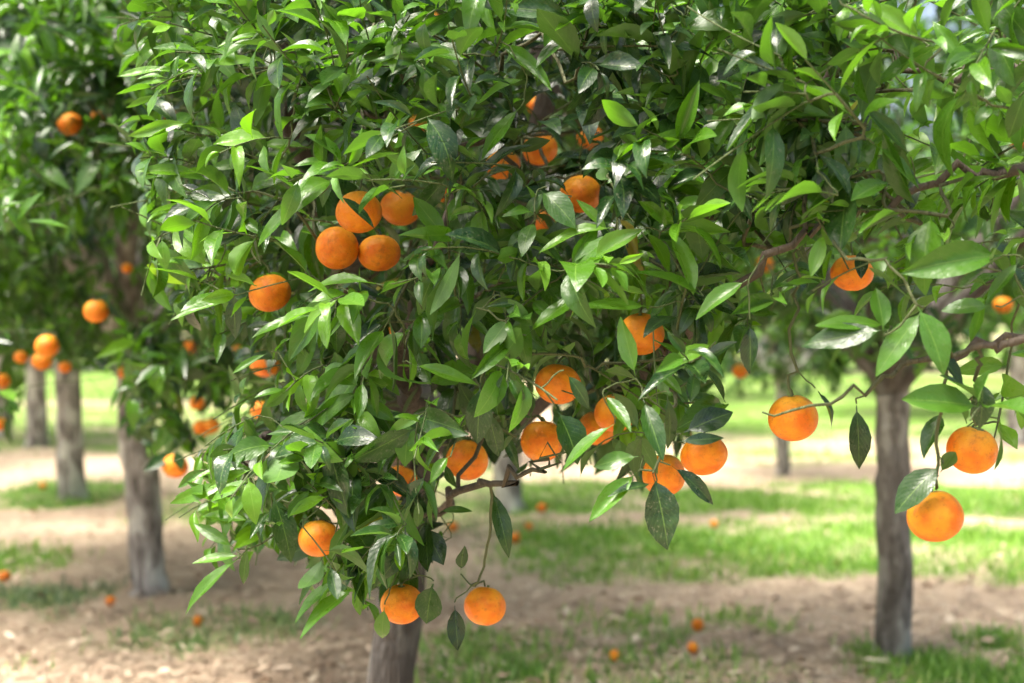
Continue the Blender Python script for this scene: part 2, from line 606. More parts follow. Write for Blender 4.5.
# ------------------------------------------------------------------ oranges (positions first: leaves keep off them)
# px, py, diameter in px, real diameter m, tree key, leaf cover allowed, label
ORANGES = [
    (359, 212, 46, .074, 'F', .15, 'topmost orange of the tight cluster, with a dark leaf across its face'),
    (400, 208, 40, .074, 'F', .5, 'half hidden orange at the right shoulder of the tight cluster'),
    (337, 248, 44, .073, 'F', .1, 'lower left orange of the tight cluster of four'),
    (379, 253, 43, .072, 'F', .1, 'lower right orange of the tight cluster, above a bright green leaf'),
    (318, 256, 20, .062, 'F', .5, 'sliver of a small orange behind the left side of the tight cluster'),
    (270, 293, 42, .072, 'F', .1, 'orange hanging alone just left of and below the tight cluster'),
    (503, 165, 34, .070, 'F', .5, 'shaded orange deep under the leaves at the upper middle'),
    (540, 149, 36, .072, 'F', .5, 'shaded orange beside the dark limb at the upper middle'),
    (537, 106, 20, .060, 'F', .5, 'small orange under the dark limb, higher than its neighbours'),
    (590, 137, 26, .066, 'F', .6, 'orange mostly covered by a dark leaf at the upper middle'),
    (581, 194, 42, .074, 'F', .5, 'large shaded orange partly behind pale leaves at the upper middle'),
    (543, 222, 24, .064, 'F', .5, 'small orange peeping out just under the shaded upper pair'),
    (437, 194, 22, .066, 'F', .5, 'small dim orange in the gap right of the tight cluster'),
    (419, 124, 20, .066, 'F', .6, 'dim orange far inside the crown above the tight cluster'),
    (432, 22, 18, .062, 'F', .6, 'small dim orange near the top edge among sunlit leaves'),
    (641, 334, 46, .074, 'F', .45, 'orange with a pointed green leaf in front, beside a bare forked branch'),
    (558, 384, 46, .074, 'F', .35, 'orange with a twig across its left side, above the clear round one'),
    (542, 441, 43, .073, 'F', .08, 'clear round orange at the end of a dark bare branch'),
    (597, 428, 38, .072, 'F', .4, 'orange behind and left of another in the middle pair'),
    (615, 413, 42, .073, 'F', .35, 'front orange of the middle pair under long leaves'),
    (467, 460, 42, .073, 'F', .3, 'orange resting against a dark branch under a pale hanging leaf'),
    (401, 481, 34, .070, 'F', .6, 'orange mostly buried in leaves in front of the trunk'),
    (398, 342, 38, .072, 'F', .55, 'orange buried in dark leaves in the middle of the crown'),
    (319, 538, 41, .072, 'F', .08, 'orange low on the left beside a hanging dark leaf'),
    (402, 604, 43, .072, 'F', .03, 'lowest orange, hanging in front of the trunk'),
    (485, 606, 43, .072, 'F', .03, 'orange hanging from a long bare twig right of the trunk'),
    (704, 455, 46, .072, 'F', .2, 'orange capped by a dark folded leaf, right one of a touching pair'),
    (664, 475, 44, .072, 'F', .4, 'orange behind a broad dark drooping leaf, left one of a touching pair'),
    (265, 364, 29, .072, 'F', .4, 'blurred reddish orange left of the crown, upper of two'),
    (260, 410, 20, .066, 'F', .5, 'small blurred orange left of the crown, lower of two'),
    (420, 408, 15, .060, 'F', .5, 'tiny speck of orange in the dark crown above the trunk'),
    (852, 273, 42, .072, 'N', .12, 'orange with a dark leaf and thin twig over its top, high on the right'),
    (793, 418, 50, .074, 'N', .05, 'flattened orange crossed by a thin bare brown twig'),
    (972, 450, 51, .075, 'N', .05, 'scarred orange above the largest one, near the right edge'),
    (935, 516, 57, .077, 'N', .03, 'largest orange, yellow topped, hanging lowest beside an oval leaf'),
    (958, 268, 18, .072, 'R', .4, 'small blurred orange under the long bright leaf at right'),
    (1003, 305, 19, .072, 'R', .4, 'small blurred orange behind twigs at the right edge'),
    (740, 371, 16, .066, 'R', .2, 'small blurred orange hanging left of the forked tree'),
    (765, 264, 18, .066, 'R', .5, 'small blurred orange in the dark between the two right hand sprays'),
    (1016, 138, 22, .072, 'R', .5, 'dim orange high at the right edge'),
    (826, 73, 13, .062, 'R', .5, 'tiny dim orange high among the upper right leaves'),
    (70, 124, 25, .080, 'L', .05, 'lone blurred orange high in the left hand tree'),
    (97, 118, 14, .068, 'L', .4, 'small dim orange just right of the lone high one'),
    (96, 311, 25, .080, 'L', .05, 'blurred orange at the dark underside of the left hand tree'),
    (127, 268, 11, .066, 'L', .4, 'tiny dim orange up and right of the underside one'),
    (47, 346, 24, .080, 'L', .2, 'blurred orange, upper one of the low pair at the left'),
    (42, 361, 20, .074, 'L', .3, 'blurred orange, lower one of the low pair at the left'),
    (21, 357, 14, .070, 'L', .3, 'small blurred orange just left of the low pair'),
    (65, 367, 13, .070, 'L', .3, 'small blurred orange just right of the low pair'),
    (1, 381, 18, .074, 'L', .3, 'blurred orange cut by the left edge, upper'),
    (0, 424, 14, .074, 'L', .3, 'blurred orange cut by the left edge, lower'),
    (175, 466, 27, .078, 'L', .03, 'blurred orange hanging by a pale trunk below two leaves'),
    (202, 428, 18, .072, 'L', .1, 'blurred orange, left of a small touching pair at the left hand tree'),
    (211, 426, 18, .072, 'L', .1, 'blurred orange, right of a small touching pair at the left hand tree'),
    (197, 403, 15, .068, 'L', .3, 'dim blurred orange just over the small touching pair'),
    (190, 347, 14, .068, 'L', .4, 'dim blurred orange over the hanging spray of the left hand tree'),
    (238, 351, 12, .066, 'L', .4, 'dim blurred orange between the left hand tree and the sharp crown'),
    (124, 373, 12, .066, 'L', .4, 'dim blurred orange above a pale trunk at the left hand tree'),
    (172, 113, 20, .074, 'L', .5, 'dim orange behind the narrow pale leaves at upper left'),
]
for i, o in enumerate(ORANGES):
    px, py, dpx, dia = o[:4]
    d = dia * F / dpx
    if o[4] == 'L':
        d = min(max(d, 4.2), 5.6)
    if o[4] == 'R':
        d = min(max(d, 3.9), 5.6)
    if o[4] == 'F':
        d = min(d, 3.9)
    ORANGES[i] = o + (d, P(px, py, d), dpx * d / F / 2)
OC = np.array([o[8] for o in ORANGES])
ORAD = np.array([o[9] for o in ORANGES])
OD = np.array([o[7] for o in ORANGES])
OCOV = np.array([o[5] for o in ORANGES])
OPX = np.array([[o[0], o[1], o[2] / 2] for o in ORANGES])


def leaf_ok(base, d, n, L, Wd, curl, inside, near=1.72):
    """keep a leaf off the fruit, the lens and the clear gaps between crowns"""
    s = np.cross(d, n)
    pts = np.array([base + d * L * 0.2, base + d * L * 0.5 + s * Wd * .45 - n * L * curl * .1, base + d * L * 0.5 - s * Wd * .45 - n * L * curl * .1,
                    base + d * L * 0.75 - n * L * curl * .25, base + d * L * 0.97 - n * L * curl * .45])
    D3 = np.linalg.norm(pts[:, None] - OC[None], axis=2)
    if (D3 < ORAD[None] * 1.03).any():
        return False
    x, y, dp = proj(pts)
    fr = (x > -20) & (x < 1044) & (y > -20) & (y < 703) & (dp > 0.1)
    if fr.any():
        if dp[fr].min() < near:
            return False
        inside_ok = [inside(a, b) for a, b in zip(x[fr], y[fr])]
        if not all(inside_ok):
            return False
        cov = (np.hypot(x[:, None] - OPX[None, :, 0], y[:, None] - OPX[None, :, 1]) < OPX[None, :, 2] + 2) & (dp[:, None] < OD[None])
        hit = cov.any(0)
        if hit.any() and rng.uniform() > OCOV[hit].min() * 0.4:
            return False
    return True


UPV = np.array([0, 0, 1.0])


def shoot(sk, lv, base, direc, length, nleaf, Lm, age0, inside, out, near=1.72, up=0.0, droop=0.14, stems=True, keep=0.4):
    """one leafy shoot: a curved stem with leaves set spirally along it"""
    direc = unit(direc)
    side = unit(np.cross(direc, UPV + rng.normal(0, .2, 3)))
    bend = rng.normal(0, 0.25, 3) + np.array([0, 0, -0.25 if direc[2] < 0.3 else 0.1])
    ns = 5
    pts = []
    p = np.array(base, float)
    dd = direc.copy()
    tans = []
    for i in range(ns):
        pts.append(p.copy())
        tans.append(dd.copy())
        p = p + dd * length / (ns - 1)
        dd = unit(dd + bend * 0.22)
    pts = np.array(pts)
    got = []
    phi = rng.uniform(0, 6.28)
    for i in range(nleaf):
        t = (i + 0.3) / nleaf
        f = t * (ns - 1)
        a = int(min(f, ns - 2))
        q = pts[a] * (1 - f + a) + pts[a + 1] * (f - a)
        tg = tans[a]
        s = unit(np.cross(tg, UPV + np.array([.01, .02, 0])))
        w = np.cross(tg, s)
        phi += 2.4 + rng.normal(0, .25)
        radial = s * math.cos(phi) + w * math.sin(phi)
        ang = R(rng.uniform(38, 72)) * (1 - 0.55 * t ** 3)
        age = min(max(age0 + 0.22 * (t - 0.5) + rng.normal(0, .12), 0), 1)
        ld = tg * math.cos(ang) + radial * math.sin(ang)
        ld = unit(ld + np.array([0, 0, -droop * rng.uniform(0.2, 1.8) * (1.25 - age)]) + rng.normal(0, .1, 3))
        nn = UPV * 1.0 + tg * 0.35 + out * 0.22 + rng.normal(0, .45, 3)
        nn = unit(nn - ld * (nn @ ld))
        L = Lm * rng.uniform(0.5, 1.25) * (0.75 + 0.35 * math.sin(math.pi * min(t + .25, 1)))
        Wd = L * rng.uniform(0.35, 0.54)
        curl = rng.uniform(-0.1, 1.35)
        b = q + ld * 0.011
        if inside is None or leaf_ok(b, ld, nn, L, Wd, curl, inside, near):
            got.append((b, ld, nn, L, Wd, curl, R(rng.uniform(10, 58)), age, rng.uniform(0, .075), rng.normal(0, .45)))
    if len(got) < keep * nleaf:
        return False
    for g in got:
        lv.add(*g)
    if stems:
        last = sk.attach(pts[0], tans[0], up)
        for q in pts[1:]:
            last = sk.node(q, last, sk.limb[last])
    return True


def crown_points(center, radii, n, zmin, lo=0.62, seed=0, flat=1.0):
    """points in an uneven shell of a dome-shaped crown"""
    rg = np.random.default_rng(seed)
    out = []
    c, rd = np.array(center), np.array(radii)
    while len(out) < n:
        v = unit(rg.normal(0, 1, 3))
        lump = 1 + .10 * math.sin(v[0] * 5 + seed) * math.cos(v[1] * 4 + seed * 2) + .09 * math.sin(v[2] * 7 + v[0] * 6 + seed * 3) + .05 * math.sin(v[1] * 13 + seed)
        rho = lo + (1 - lo) * rg.uniform() ** 0.6
        p = c + v * rd * rho * lump
        if p[2] < zmin + rg.normal(0, .05):
            if rg.uniform() < 0.8:
                continue
            p[2] = zmin + abs(rg.normal(0, .12))
        out.append((p, unit(v / rd)))
    return out


# ------------------------------------------------------------------ tree: the sharp one in the middle
POLY_F = [(150, -300), (112, 40), (112, 135), (132, 160), (142, 270), (165, 325), (228, 372), (222, 400), (195, 440), (172, 495), (188, 522),
          (176, 606), (235, 575), (290, 560), (288, 632), (345, 600), (385, 648), (420, 605), (440, 560), (440, 515), (470, 470), (530, 480),
          (590, 478), (640, 500), (690, 450), (738, 412), (745, 352), (800, 300), (880, 250), (900, -300)]
POLY_N = [(690, -300), (715, 200), (800, 262), (800, 345), (862, 372), (868, 440), (905, 430), (955, 415), (1005, 440), (1010, 520), (1060, 520), (1100, -300)]
SKIRT_L = [(-200, 470), (0, 470), (20, 440), (28, 372), (100, 388), (112, 440), (150, 468), (190, 468), (230, 440), (242, 380), (420, 350), (700, 340)]
SKIRT_R = [(300, 330), (690, 365), (760, 335), (800, 345), (835, 378), (870, 398), (900, 390), (940, 355), (1000, 338), (1100, 345)]


def below_curve(curve):
    xs, ys = zip(*curve)
    return lambda x, y: y < np.interp(x, xs, ys) + 11 * math.sin(x * .13) + 9 * math.sin(x * .31 + 1)


inF = lambda x, y: in_poly(x, y, POLY_F)
inN = lambda x, y: in_poly(x, y, POLY_N)

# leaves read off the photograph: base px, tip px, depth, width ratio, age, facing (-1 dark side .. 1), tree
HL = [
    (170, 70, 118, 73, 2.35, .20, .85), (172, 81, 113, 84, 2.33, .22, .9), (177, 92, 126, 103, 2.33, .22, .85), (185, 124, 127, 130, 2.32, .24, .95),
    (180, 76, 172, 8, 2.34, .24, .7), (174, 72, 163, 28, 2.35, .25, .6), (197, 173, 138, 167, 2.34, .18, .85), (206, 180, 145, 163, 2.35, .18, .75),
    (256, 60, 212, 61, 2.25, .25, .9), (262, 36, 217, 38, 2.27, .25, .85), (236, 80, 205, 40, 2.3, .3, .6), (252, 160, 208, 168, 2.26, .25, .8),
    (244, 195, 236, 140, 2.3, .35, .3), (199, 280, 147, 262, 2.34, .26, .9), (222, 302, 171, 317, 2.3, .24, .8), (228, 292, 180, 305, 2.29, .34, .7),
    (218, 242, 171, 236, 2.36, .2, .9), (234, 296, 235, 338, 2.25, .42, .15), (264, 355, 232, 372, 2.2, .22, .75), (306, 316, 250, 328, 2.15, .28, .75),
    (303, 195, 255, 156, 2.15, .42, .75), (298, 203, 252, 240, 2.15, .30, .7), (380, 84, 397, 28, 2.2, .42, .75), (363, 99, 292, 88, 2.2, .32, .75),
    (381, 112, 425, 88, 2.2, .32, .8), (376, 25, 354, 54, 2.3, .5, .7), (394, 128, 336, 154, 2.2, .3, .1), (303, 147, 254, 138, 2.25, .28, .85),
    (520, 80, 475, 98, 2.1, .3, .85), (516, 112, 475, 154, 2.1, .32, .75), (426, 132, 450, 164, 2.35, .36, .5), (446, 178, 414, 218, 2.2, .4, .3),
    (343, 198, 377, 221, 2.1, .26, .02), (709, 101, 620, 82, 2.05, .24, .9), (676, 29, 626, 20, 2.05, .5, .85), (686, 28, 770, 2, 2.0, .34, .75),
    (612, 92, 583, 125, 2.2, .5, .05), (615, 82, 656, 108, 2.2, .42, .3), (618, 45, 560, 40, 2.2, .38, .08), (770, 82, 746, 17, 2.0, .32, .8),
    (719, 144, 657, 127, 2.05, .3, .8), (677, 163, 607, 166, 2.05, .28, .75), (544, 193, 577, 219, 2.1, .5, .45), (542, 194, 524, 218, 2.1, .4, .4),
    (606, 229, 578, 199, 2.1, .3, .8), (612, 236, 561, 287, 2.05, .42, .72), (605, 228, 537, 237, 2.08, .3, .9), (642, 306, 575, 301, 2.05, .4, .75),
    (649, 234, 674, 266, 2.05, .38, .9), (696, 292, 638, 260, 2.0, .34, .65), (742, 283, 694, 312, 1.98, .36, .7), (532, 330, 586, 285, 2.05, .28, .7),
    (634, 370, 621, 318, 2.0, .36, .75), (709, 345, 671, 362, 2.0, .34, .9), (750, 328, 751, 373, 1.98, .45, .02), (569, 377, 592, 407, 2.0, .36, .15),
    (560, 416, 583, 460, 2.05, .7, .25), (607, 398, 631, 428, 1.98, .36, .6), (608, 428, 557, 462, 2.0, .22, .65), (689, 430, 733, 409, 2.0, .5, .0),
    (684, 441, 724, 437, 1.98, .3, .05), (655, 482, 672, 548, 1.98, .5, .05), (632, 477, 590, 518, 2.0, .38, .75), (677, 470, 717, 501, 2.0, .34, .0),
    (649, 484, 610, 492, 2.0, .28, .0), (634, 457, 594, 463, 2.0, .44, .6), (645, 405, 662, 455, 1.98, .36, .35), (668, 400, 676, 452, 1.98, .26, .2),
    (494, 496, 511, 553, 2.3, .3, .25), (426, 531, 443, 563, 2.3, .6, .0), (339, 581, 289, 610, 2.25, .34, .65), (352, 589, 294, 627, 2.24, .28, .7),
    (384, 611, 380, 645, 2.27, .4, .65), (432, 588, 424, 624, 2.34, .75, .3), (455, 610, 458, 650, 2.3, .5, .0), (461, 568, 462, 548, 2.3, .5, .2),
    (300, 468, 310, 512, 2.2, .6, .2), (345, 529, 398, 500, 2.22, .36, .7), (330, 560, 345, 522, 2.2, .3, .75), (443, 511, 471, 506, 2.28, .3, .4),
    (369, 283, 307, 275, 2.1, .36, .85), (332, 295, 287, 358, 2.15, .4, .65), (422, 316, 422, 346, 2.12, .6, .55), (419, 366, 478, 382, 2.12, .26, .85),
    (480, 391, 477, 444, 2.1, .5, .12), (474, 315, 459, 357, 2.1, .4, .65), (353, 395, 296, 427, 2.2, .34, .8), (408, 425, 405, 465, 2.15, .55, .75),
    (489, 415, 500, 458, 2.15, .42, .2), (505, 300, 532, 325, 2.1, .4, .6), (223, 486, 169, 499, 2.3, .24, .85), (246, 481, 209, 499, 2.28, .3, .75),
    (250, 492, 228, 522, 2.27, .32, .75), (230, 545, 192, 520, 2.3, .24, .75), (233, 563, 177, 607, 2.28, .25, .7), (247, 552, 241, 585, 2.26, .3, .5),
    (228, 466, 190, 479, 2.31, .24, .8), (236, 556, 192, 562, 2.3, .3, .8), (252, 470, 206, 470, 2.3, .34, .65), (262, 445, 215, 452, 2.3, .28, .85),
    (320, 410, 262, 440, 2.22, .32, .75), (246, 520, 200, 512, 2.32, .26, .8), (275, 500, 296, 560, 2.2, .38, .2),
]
HLN = [
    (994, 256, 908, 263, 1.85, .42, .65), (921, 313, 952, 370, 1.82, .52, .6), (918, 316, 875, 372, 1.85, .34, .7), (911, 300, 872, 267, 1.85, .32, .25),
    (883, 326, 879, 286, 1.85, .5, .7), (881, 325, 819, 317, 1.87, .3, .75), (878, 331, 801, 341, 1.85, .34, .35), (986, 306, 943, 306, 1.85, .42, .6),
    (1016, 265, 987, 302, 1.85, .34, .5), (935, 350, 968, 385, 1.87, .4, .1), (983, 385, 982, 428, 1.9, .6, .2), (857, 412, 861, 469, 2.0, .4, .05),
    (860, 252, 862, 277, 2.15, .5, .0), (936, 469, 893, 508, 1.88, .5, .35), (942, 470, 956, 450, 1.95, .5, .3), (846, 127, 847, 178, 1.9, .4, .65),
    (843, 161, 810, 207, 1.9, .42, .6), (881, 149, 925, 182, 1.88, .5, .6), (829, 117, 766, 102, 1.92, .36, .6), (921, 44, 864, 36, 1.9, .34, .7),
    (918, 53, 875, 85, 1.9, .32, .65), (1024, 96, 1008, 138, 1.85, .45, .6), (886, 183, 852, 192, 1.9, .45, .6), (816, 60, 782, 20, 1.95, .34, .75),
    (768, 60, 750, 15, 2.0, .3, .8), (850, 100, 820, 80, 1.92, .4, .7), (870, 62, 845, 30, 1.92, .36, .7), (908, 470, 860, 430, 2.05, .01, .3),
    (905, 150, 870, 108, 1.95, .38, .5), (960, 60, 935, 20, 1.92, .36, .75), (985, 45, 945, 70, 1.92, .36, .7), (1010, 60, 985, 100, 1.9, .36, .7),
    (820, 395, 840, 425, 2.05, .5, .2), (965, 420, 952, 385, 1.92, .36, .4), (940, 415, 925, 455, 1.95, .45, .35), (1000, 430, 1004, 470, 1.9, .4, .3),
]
HLN = [h for h in HLN if h[5] > .05]


def hand_leaves(sk, lv, rows):
    for bx, by, tx, ty, d, wr, age in rows:
        b = P(bx, by, d)
        vy = rng.normal(0, .018) - .012
        t = P(tx, ty, d + vy)
        ld = t - b
        L = np.linalg.norm(ld)
        ld = ld / L
        nn = UPV * rng.uniform(.35, .9) + np.array([0, -1.0, 0]) * rng.uniform(.35, .9) + rng.normal(0, .15, 3)
        nn = unit(nn - ld * (nn @ ld))
        ln = len(lv.rows)
        curl = rng.uniform(.05, .6)
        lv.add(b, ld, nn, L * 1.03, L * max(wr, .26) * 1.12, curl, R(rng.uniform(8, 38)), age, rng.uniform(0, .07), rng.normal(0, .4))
        sk.attach(b - ld * 0.012, ld, 0.0, 0.008)


def finish_oranges(sk, key):
    for o in ORANGES:
        if o[4] == key:
            top = o[8] + np.array([0, 0, o[9] * 0.93])
            sk.attach(top, np.array([0, 0, -1.0]), up=0.9, wob=.006, minr=.0017)


def tree_root(loc, label, group='orange trees planted in rows'):
    e = bpy.data.objects.new('orange_tree', None)
    e.empty_display_size = 0.3
    col.objects.link(e)
    e.location = loc
    tag(e, label, 'tree', group)
    return e


# --- front tree
rF = np.array([-0.36, 3.95, 0.0])
cF = np.array([0.05, 3.95, 2.0])
skF, lvF = Skel(), Leaves()
tF = skF.poly([rF + (0, 0, -.05), rF + (0, 0, .02), rF + (.02, 0, .25), rF + (.06, -.01, .6), rF + (.10, -.02, .93)], .073, .064, wob=.003)
skF.minr[0], skF.minr[1] = .080, .078
top = tF[-1]
limbsF = [
    ([P(470, 380, 3.7), P(520, 230, 3.55), P(548, 60, 3.45), P(560, -150, 3.5)], .055, .02),
    ([P(500, 440, 3.5), P(575, 375, 3.1), P(640, 390, 2.65), P(668, 350, 2.35), P(720, 300, 2.1), P(800, 238, 2.02), P(870, 180, 2.0)], .020, .0025),
    ([P(380, 380, 3.5), P(340, 250, 3.1), P(300, 120, 2.8), P(290, -60, 2.8)], .045, .012),
    ([P(390, 470, 3.5), P(420, 425, 2.9), P(400, 380, 2.6), P(420, 300, 2.4), P(436, 240, 2.32), P(450, 150, 2.4)], .030, .004),
    ([P(360, 450, 3.6), P(300, 430, 3.0), P(262, 440, 2.6), P(245, 470, 2.42)], .024, .003),
    ([P(425, 500, 3.3), P(450, 505, 2.7), P(465, 488, 2.32), P(510, 482, 2.22), P(538, 464, 2.2), P(552, 458, 2.19), P(566, 446, 2.18)], .0095, .0014),
    ([P(430, 360, 4.3), P(500, 200, 4.6), P(640, 50, 4.9)], .05, .015),
    ([P(380, 330, 4.3), P(300, 160, 4.6), P(250, 0, 4.8)], .05, .015),
    ([P(560, 300, 3.9), P(700, 200, 3.7), P(820, 90, 3.4), P(900, -50, 3.2)], .045, .012),
]
for i, (pts, r0, r1) in enumerate(limbsF):
    skF.poly(pts, r0, r1, par=top, limb=i, wob=.012)
    if i == 0:
        pass
# thin named twigs: the hanging one right of the trunk, the one over the round orange
last = skF.nearest(P(493, 486, 2.25))
skF.poly([P(491, 520, 2.27), P(485, 560, 2.3), P(478, 582, 2.3)], .0026, .002, par=last, limb=skF.limb[last], wob=.001)
last = skF.nearest(P(416, 505, 2.7))
skF.poly([P(417, 520, 2.5), P(416, 545, 2.38), P(408, 572, 2.33)], .003, .0022, par=last, limb=skF.limb[last], wob=.003)
last = skF.nearest(P(668, 350, 2.35))
skF.poly([P(672, 385, 2.1), P(668, 425, 2.02), P(655, 470, 2.0)], .003, .002, par=last, limb=skF.limb[last], wob=.003)

pool = []
while len(pool) < 400:                      # front layer
    px, py = rng.uniform(-10, 900), rng.uniform(-60, 640)
    if not inF(px, py):
        continue
    d = 1.98 + 0.28 * ((px - 620) / 450) ** 2 + abs(rng.normal(0, .34))
    pool.append((P(px, py, d), d, 0.0))
while len(pool) < 440:                      # thick leaves hiding the top of the trunk
    px, py = rng.uniform(290, 450), rng.uniform(400, 560)
    if inF(px, py):
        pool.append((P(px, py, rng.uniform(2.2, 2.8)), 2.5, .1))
while len(pool) < 1020:                      # deeper, up to the trunk
    px, py = rng.uniform(100, 900), rng.uniform(-80, 440)
    if not inF(px, py) or (px > 690 and rng.uniform() < .65):
        continue
    d = rng.uniform(2.5, 4.2)
    pool.append((P(px, py, d), d, .4))  # last value darkens the leaves, painting the shade inside the crown
for p, out in crown_points(cF, (1.6, 1.6, 1.5), 1700, 1.05, .6, 3):
    x, y, d = proj(p)
    if d > 0.3 and -60 < x < 1084 and -60 < y < 720 and d < 4.3:
        continue
    if p[1] < 1.6:
        continue
    pool.append((p, d, .2))
A = np.array([q[0] for q in pool])
ref = np.array([q for q, l in zip(skF.p, skF.limb) if l >= 0])
order = np.argsort([np.linalg.norm(ref - a, axis=1).min() for a in A])
for i in order:
    p, d, dark = pool[i]
    out = unit((p - cF) * np.array([1.3, .8, 1.0]))
    dr = out * .8 + rng.normal(0, .42, 3) + UPV * (0.5 if p[2] > 1.45 else .08)
    x, y, _ = proj(p)
    if 0 < x < 300 and y < 520 and d < 3:
        dr = dr + np.array([-.7, 0, .0])
    age0 = min(max(rng.choice([.2, .5, .82], p=[.28, .34, .38]) - dark, 0), 1)  # age lowered by the painted crown shade
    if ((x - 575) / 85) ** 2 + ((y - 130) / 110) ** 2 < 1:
        age0 = .08  # shaded hollow painted with the dark tone of old leaves
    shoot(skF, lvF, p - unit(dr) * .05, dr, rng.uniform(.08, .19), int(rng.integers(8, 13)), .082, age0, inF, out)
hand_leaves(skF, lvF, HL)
finish_oranges(skF, 'F')
treeF = tree_root(rF, 'nearest orange tree, sharp, laden with fruit, its slim trunk rising below the lowest orange')
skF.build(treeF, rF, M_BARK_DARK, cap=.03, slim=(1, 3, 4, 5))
lvF.build('crown', M_LEAF, treeF, rF)

# --- tree whose boughs reach in from the right (trunk beside the frame)
rN = np.array([2.05, 2.1, 0.0])
cN = np.array([1.75, 2.2, 1.95])
skN, lvN = Skel(), Leaves()
tN = skN.poly([rN + (0, 0, -.05), rN + (0, 0, .02), rN + (-.03, 0, .5), rN + (-.06, .02, .95)], .10, .08, wob=.003)
topN = tN[-1]
limbsN = [
    ([P(1160, 260, 1.95), P(1040, 180, 1.92), P(985, 172, 1.94), P(915, 192, 1.96), P(862, 212, 2.0), P(790, 228, 2.05)], .011, .0018),
    ([P(1180, 330, 1.9), P(1050, 332, 1.86), P(1000, 345, 1.86), P(950, 350, 1.87)], .010, .003),
    ([P(1180, 380, 2.0), P(1060, 345, 1.95), P(980, 345, 1.93), P(900, 372, 1.93), P(840, 398, 1.92), P(762, 412, 1.92)], .008, .0014),
    ([P(1150, 100, 2.1), P(1040, 60, 2.1), P(940, 80, 2.05), P(870, 40, 2.1)], .012, .003),
    ([P(1170, 20, 2.3), P(1080, -150, 2.4)], .04, .015),
    ([rN + (.2, -.5, 1.4), rN + (.3, -.9, 1.9)], .04, .015),
    ([rN + (.6, .2, 1.4), rN + (1.1, .3, 2.0)], .04, .015),
    ([rN + (.1, .6, 1.5), rN + (.2, 1.0, 2.1)], .04, .015),
]
for i, (pts, r0, r1) in enumerate(limbsN):
    skN.poly(pts, r0, r1, par=topN, limb=i, wob=.006)
n0 = skN.nearest(P(985, 345, 1.86))
skN.poly([P(978, 365, 1.88), P(975, 395, 1.95), P(974, 425, 2.02)], .003, .002, par=n0, limb=skN.limb[n0], wob=.003)
n0 = skN.nearest(P(950, 350, 1.87))
skN.poly([P(940, 400, 1.88), P(938, 450, 1.9), P(937, 488, 1.92)], .0026, .002, par=n0, limb=skN.limb[n0], wob=.003)
n0 = skN.nearest(P(790, 228, 2.05))
skN.poly([P(796, 270, 2.08), P(792, 340, 2.08), P(792, 396, 2.08)], .0022, .0018, par=n0, limb=skN.limb[n0], wob=.004)
poolN = []
while len(poolN) < 88:
    px, py = rng.uniform(690, 1080), rng.uniform(-60, 480)
    if not inN(px, py) or (py > 270 and rng.uniform() < .72):
        continue
    poolN.append((P(px, py, 1.82 + abs(rng.normal(0, .25))), 0.0))
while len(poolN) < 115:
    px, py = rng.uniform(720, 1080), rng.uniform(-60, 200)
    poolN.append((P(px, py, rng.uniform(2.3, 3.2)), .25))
for p, out in crown_points(cN, (1.25, 1.3, 1.3), 260, 1.05, .6, 5):
    x, y, d = proj(p)
    if d > 0.2 and -40 < x < 1090 and y < 720 and d < 4.3 and y > -60:
        continue
    if np.linalg.norm(p - CAM) < .75:
        continue
    poolN.append((p, .2))
A = np.array([q[0] for q in poolN])
ref = np.array([q for q, l in zip(skN.p, skN.limb) if l >= 0])
for i in np.argsort([np.linalg.norm(ref - a, axis=1).min() for a in A]):
    p, dark = poolN[i]
    out = unit((p - cN) * np.array([1.3, .9, 1.0]))
    dr = out * .8 + rng.normal(0, .42, 3) + UPV * .2
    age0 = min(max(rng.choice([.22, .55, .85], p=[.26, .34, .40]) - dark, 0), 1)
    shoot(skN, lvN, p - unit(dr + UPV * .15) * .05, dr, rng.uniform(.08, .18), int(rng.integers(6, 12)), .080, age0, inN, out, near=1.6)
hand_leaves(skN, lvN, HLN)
finish_oranges(skN, 'N')
treeN = tree_root(rN, 'orange tree reaching in from the right edge, thin leafy boughs with the largest oranges')
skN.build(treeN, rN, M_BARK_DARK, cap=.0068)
lvN.build('crown', M_LEAF, treeN, rN)

# ------------------------------------------------------------------ whole trees further off


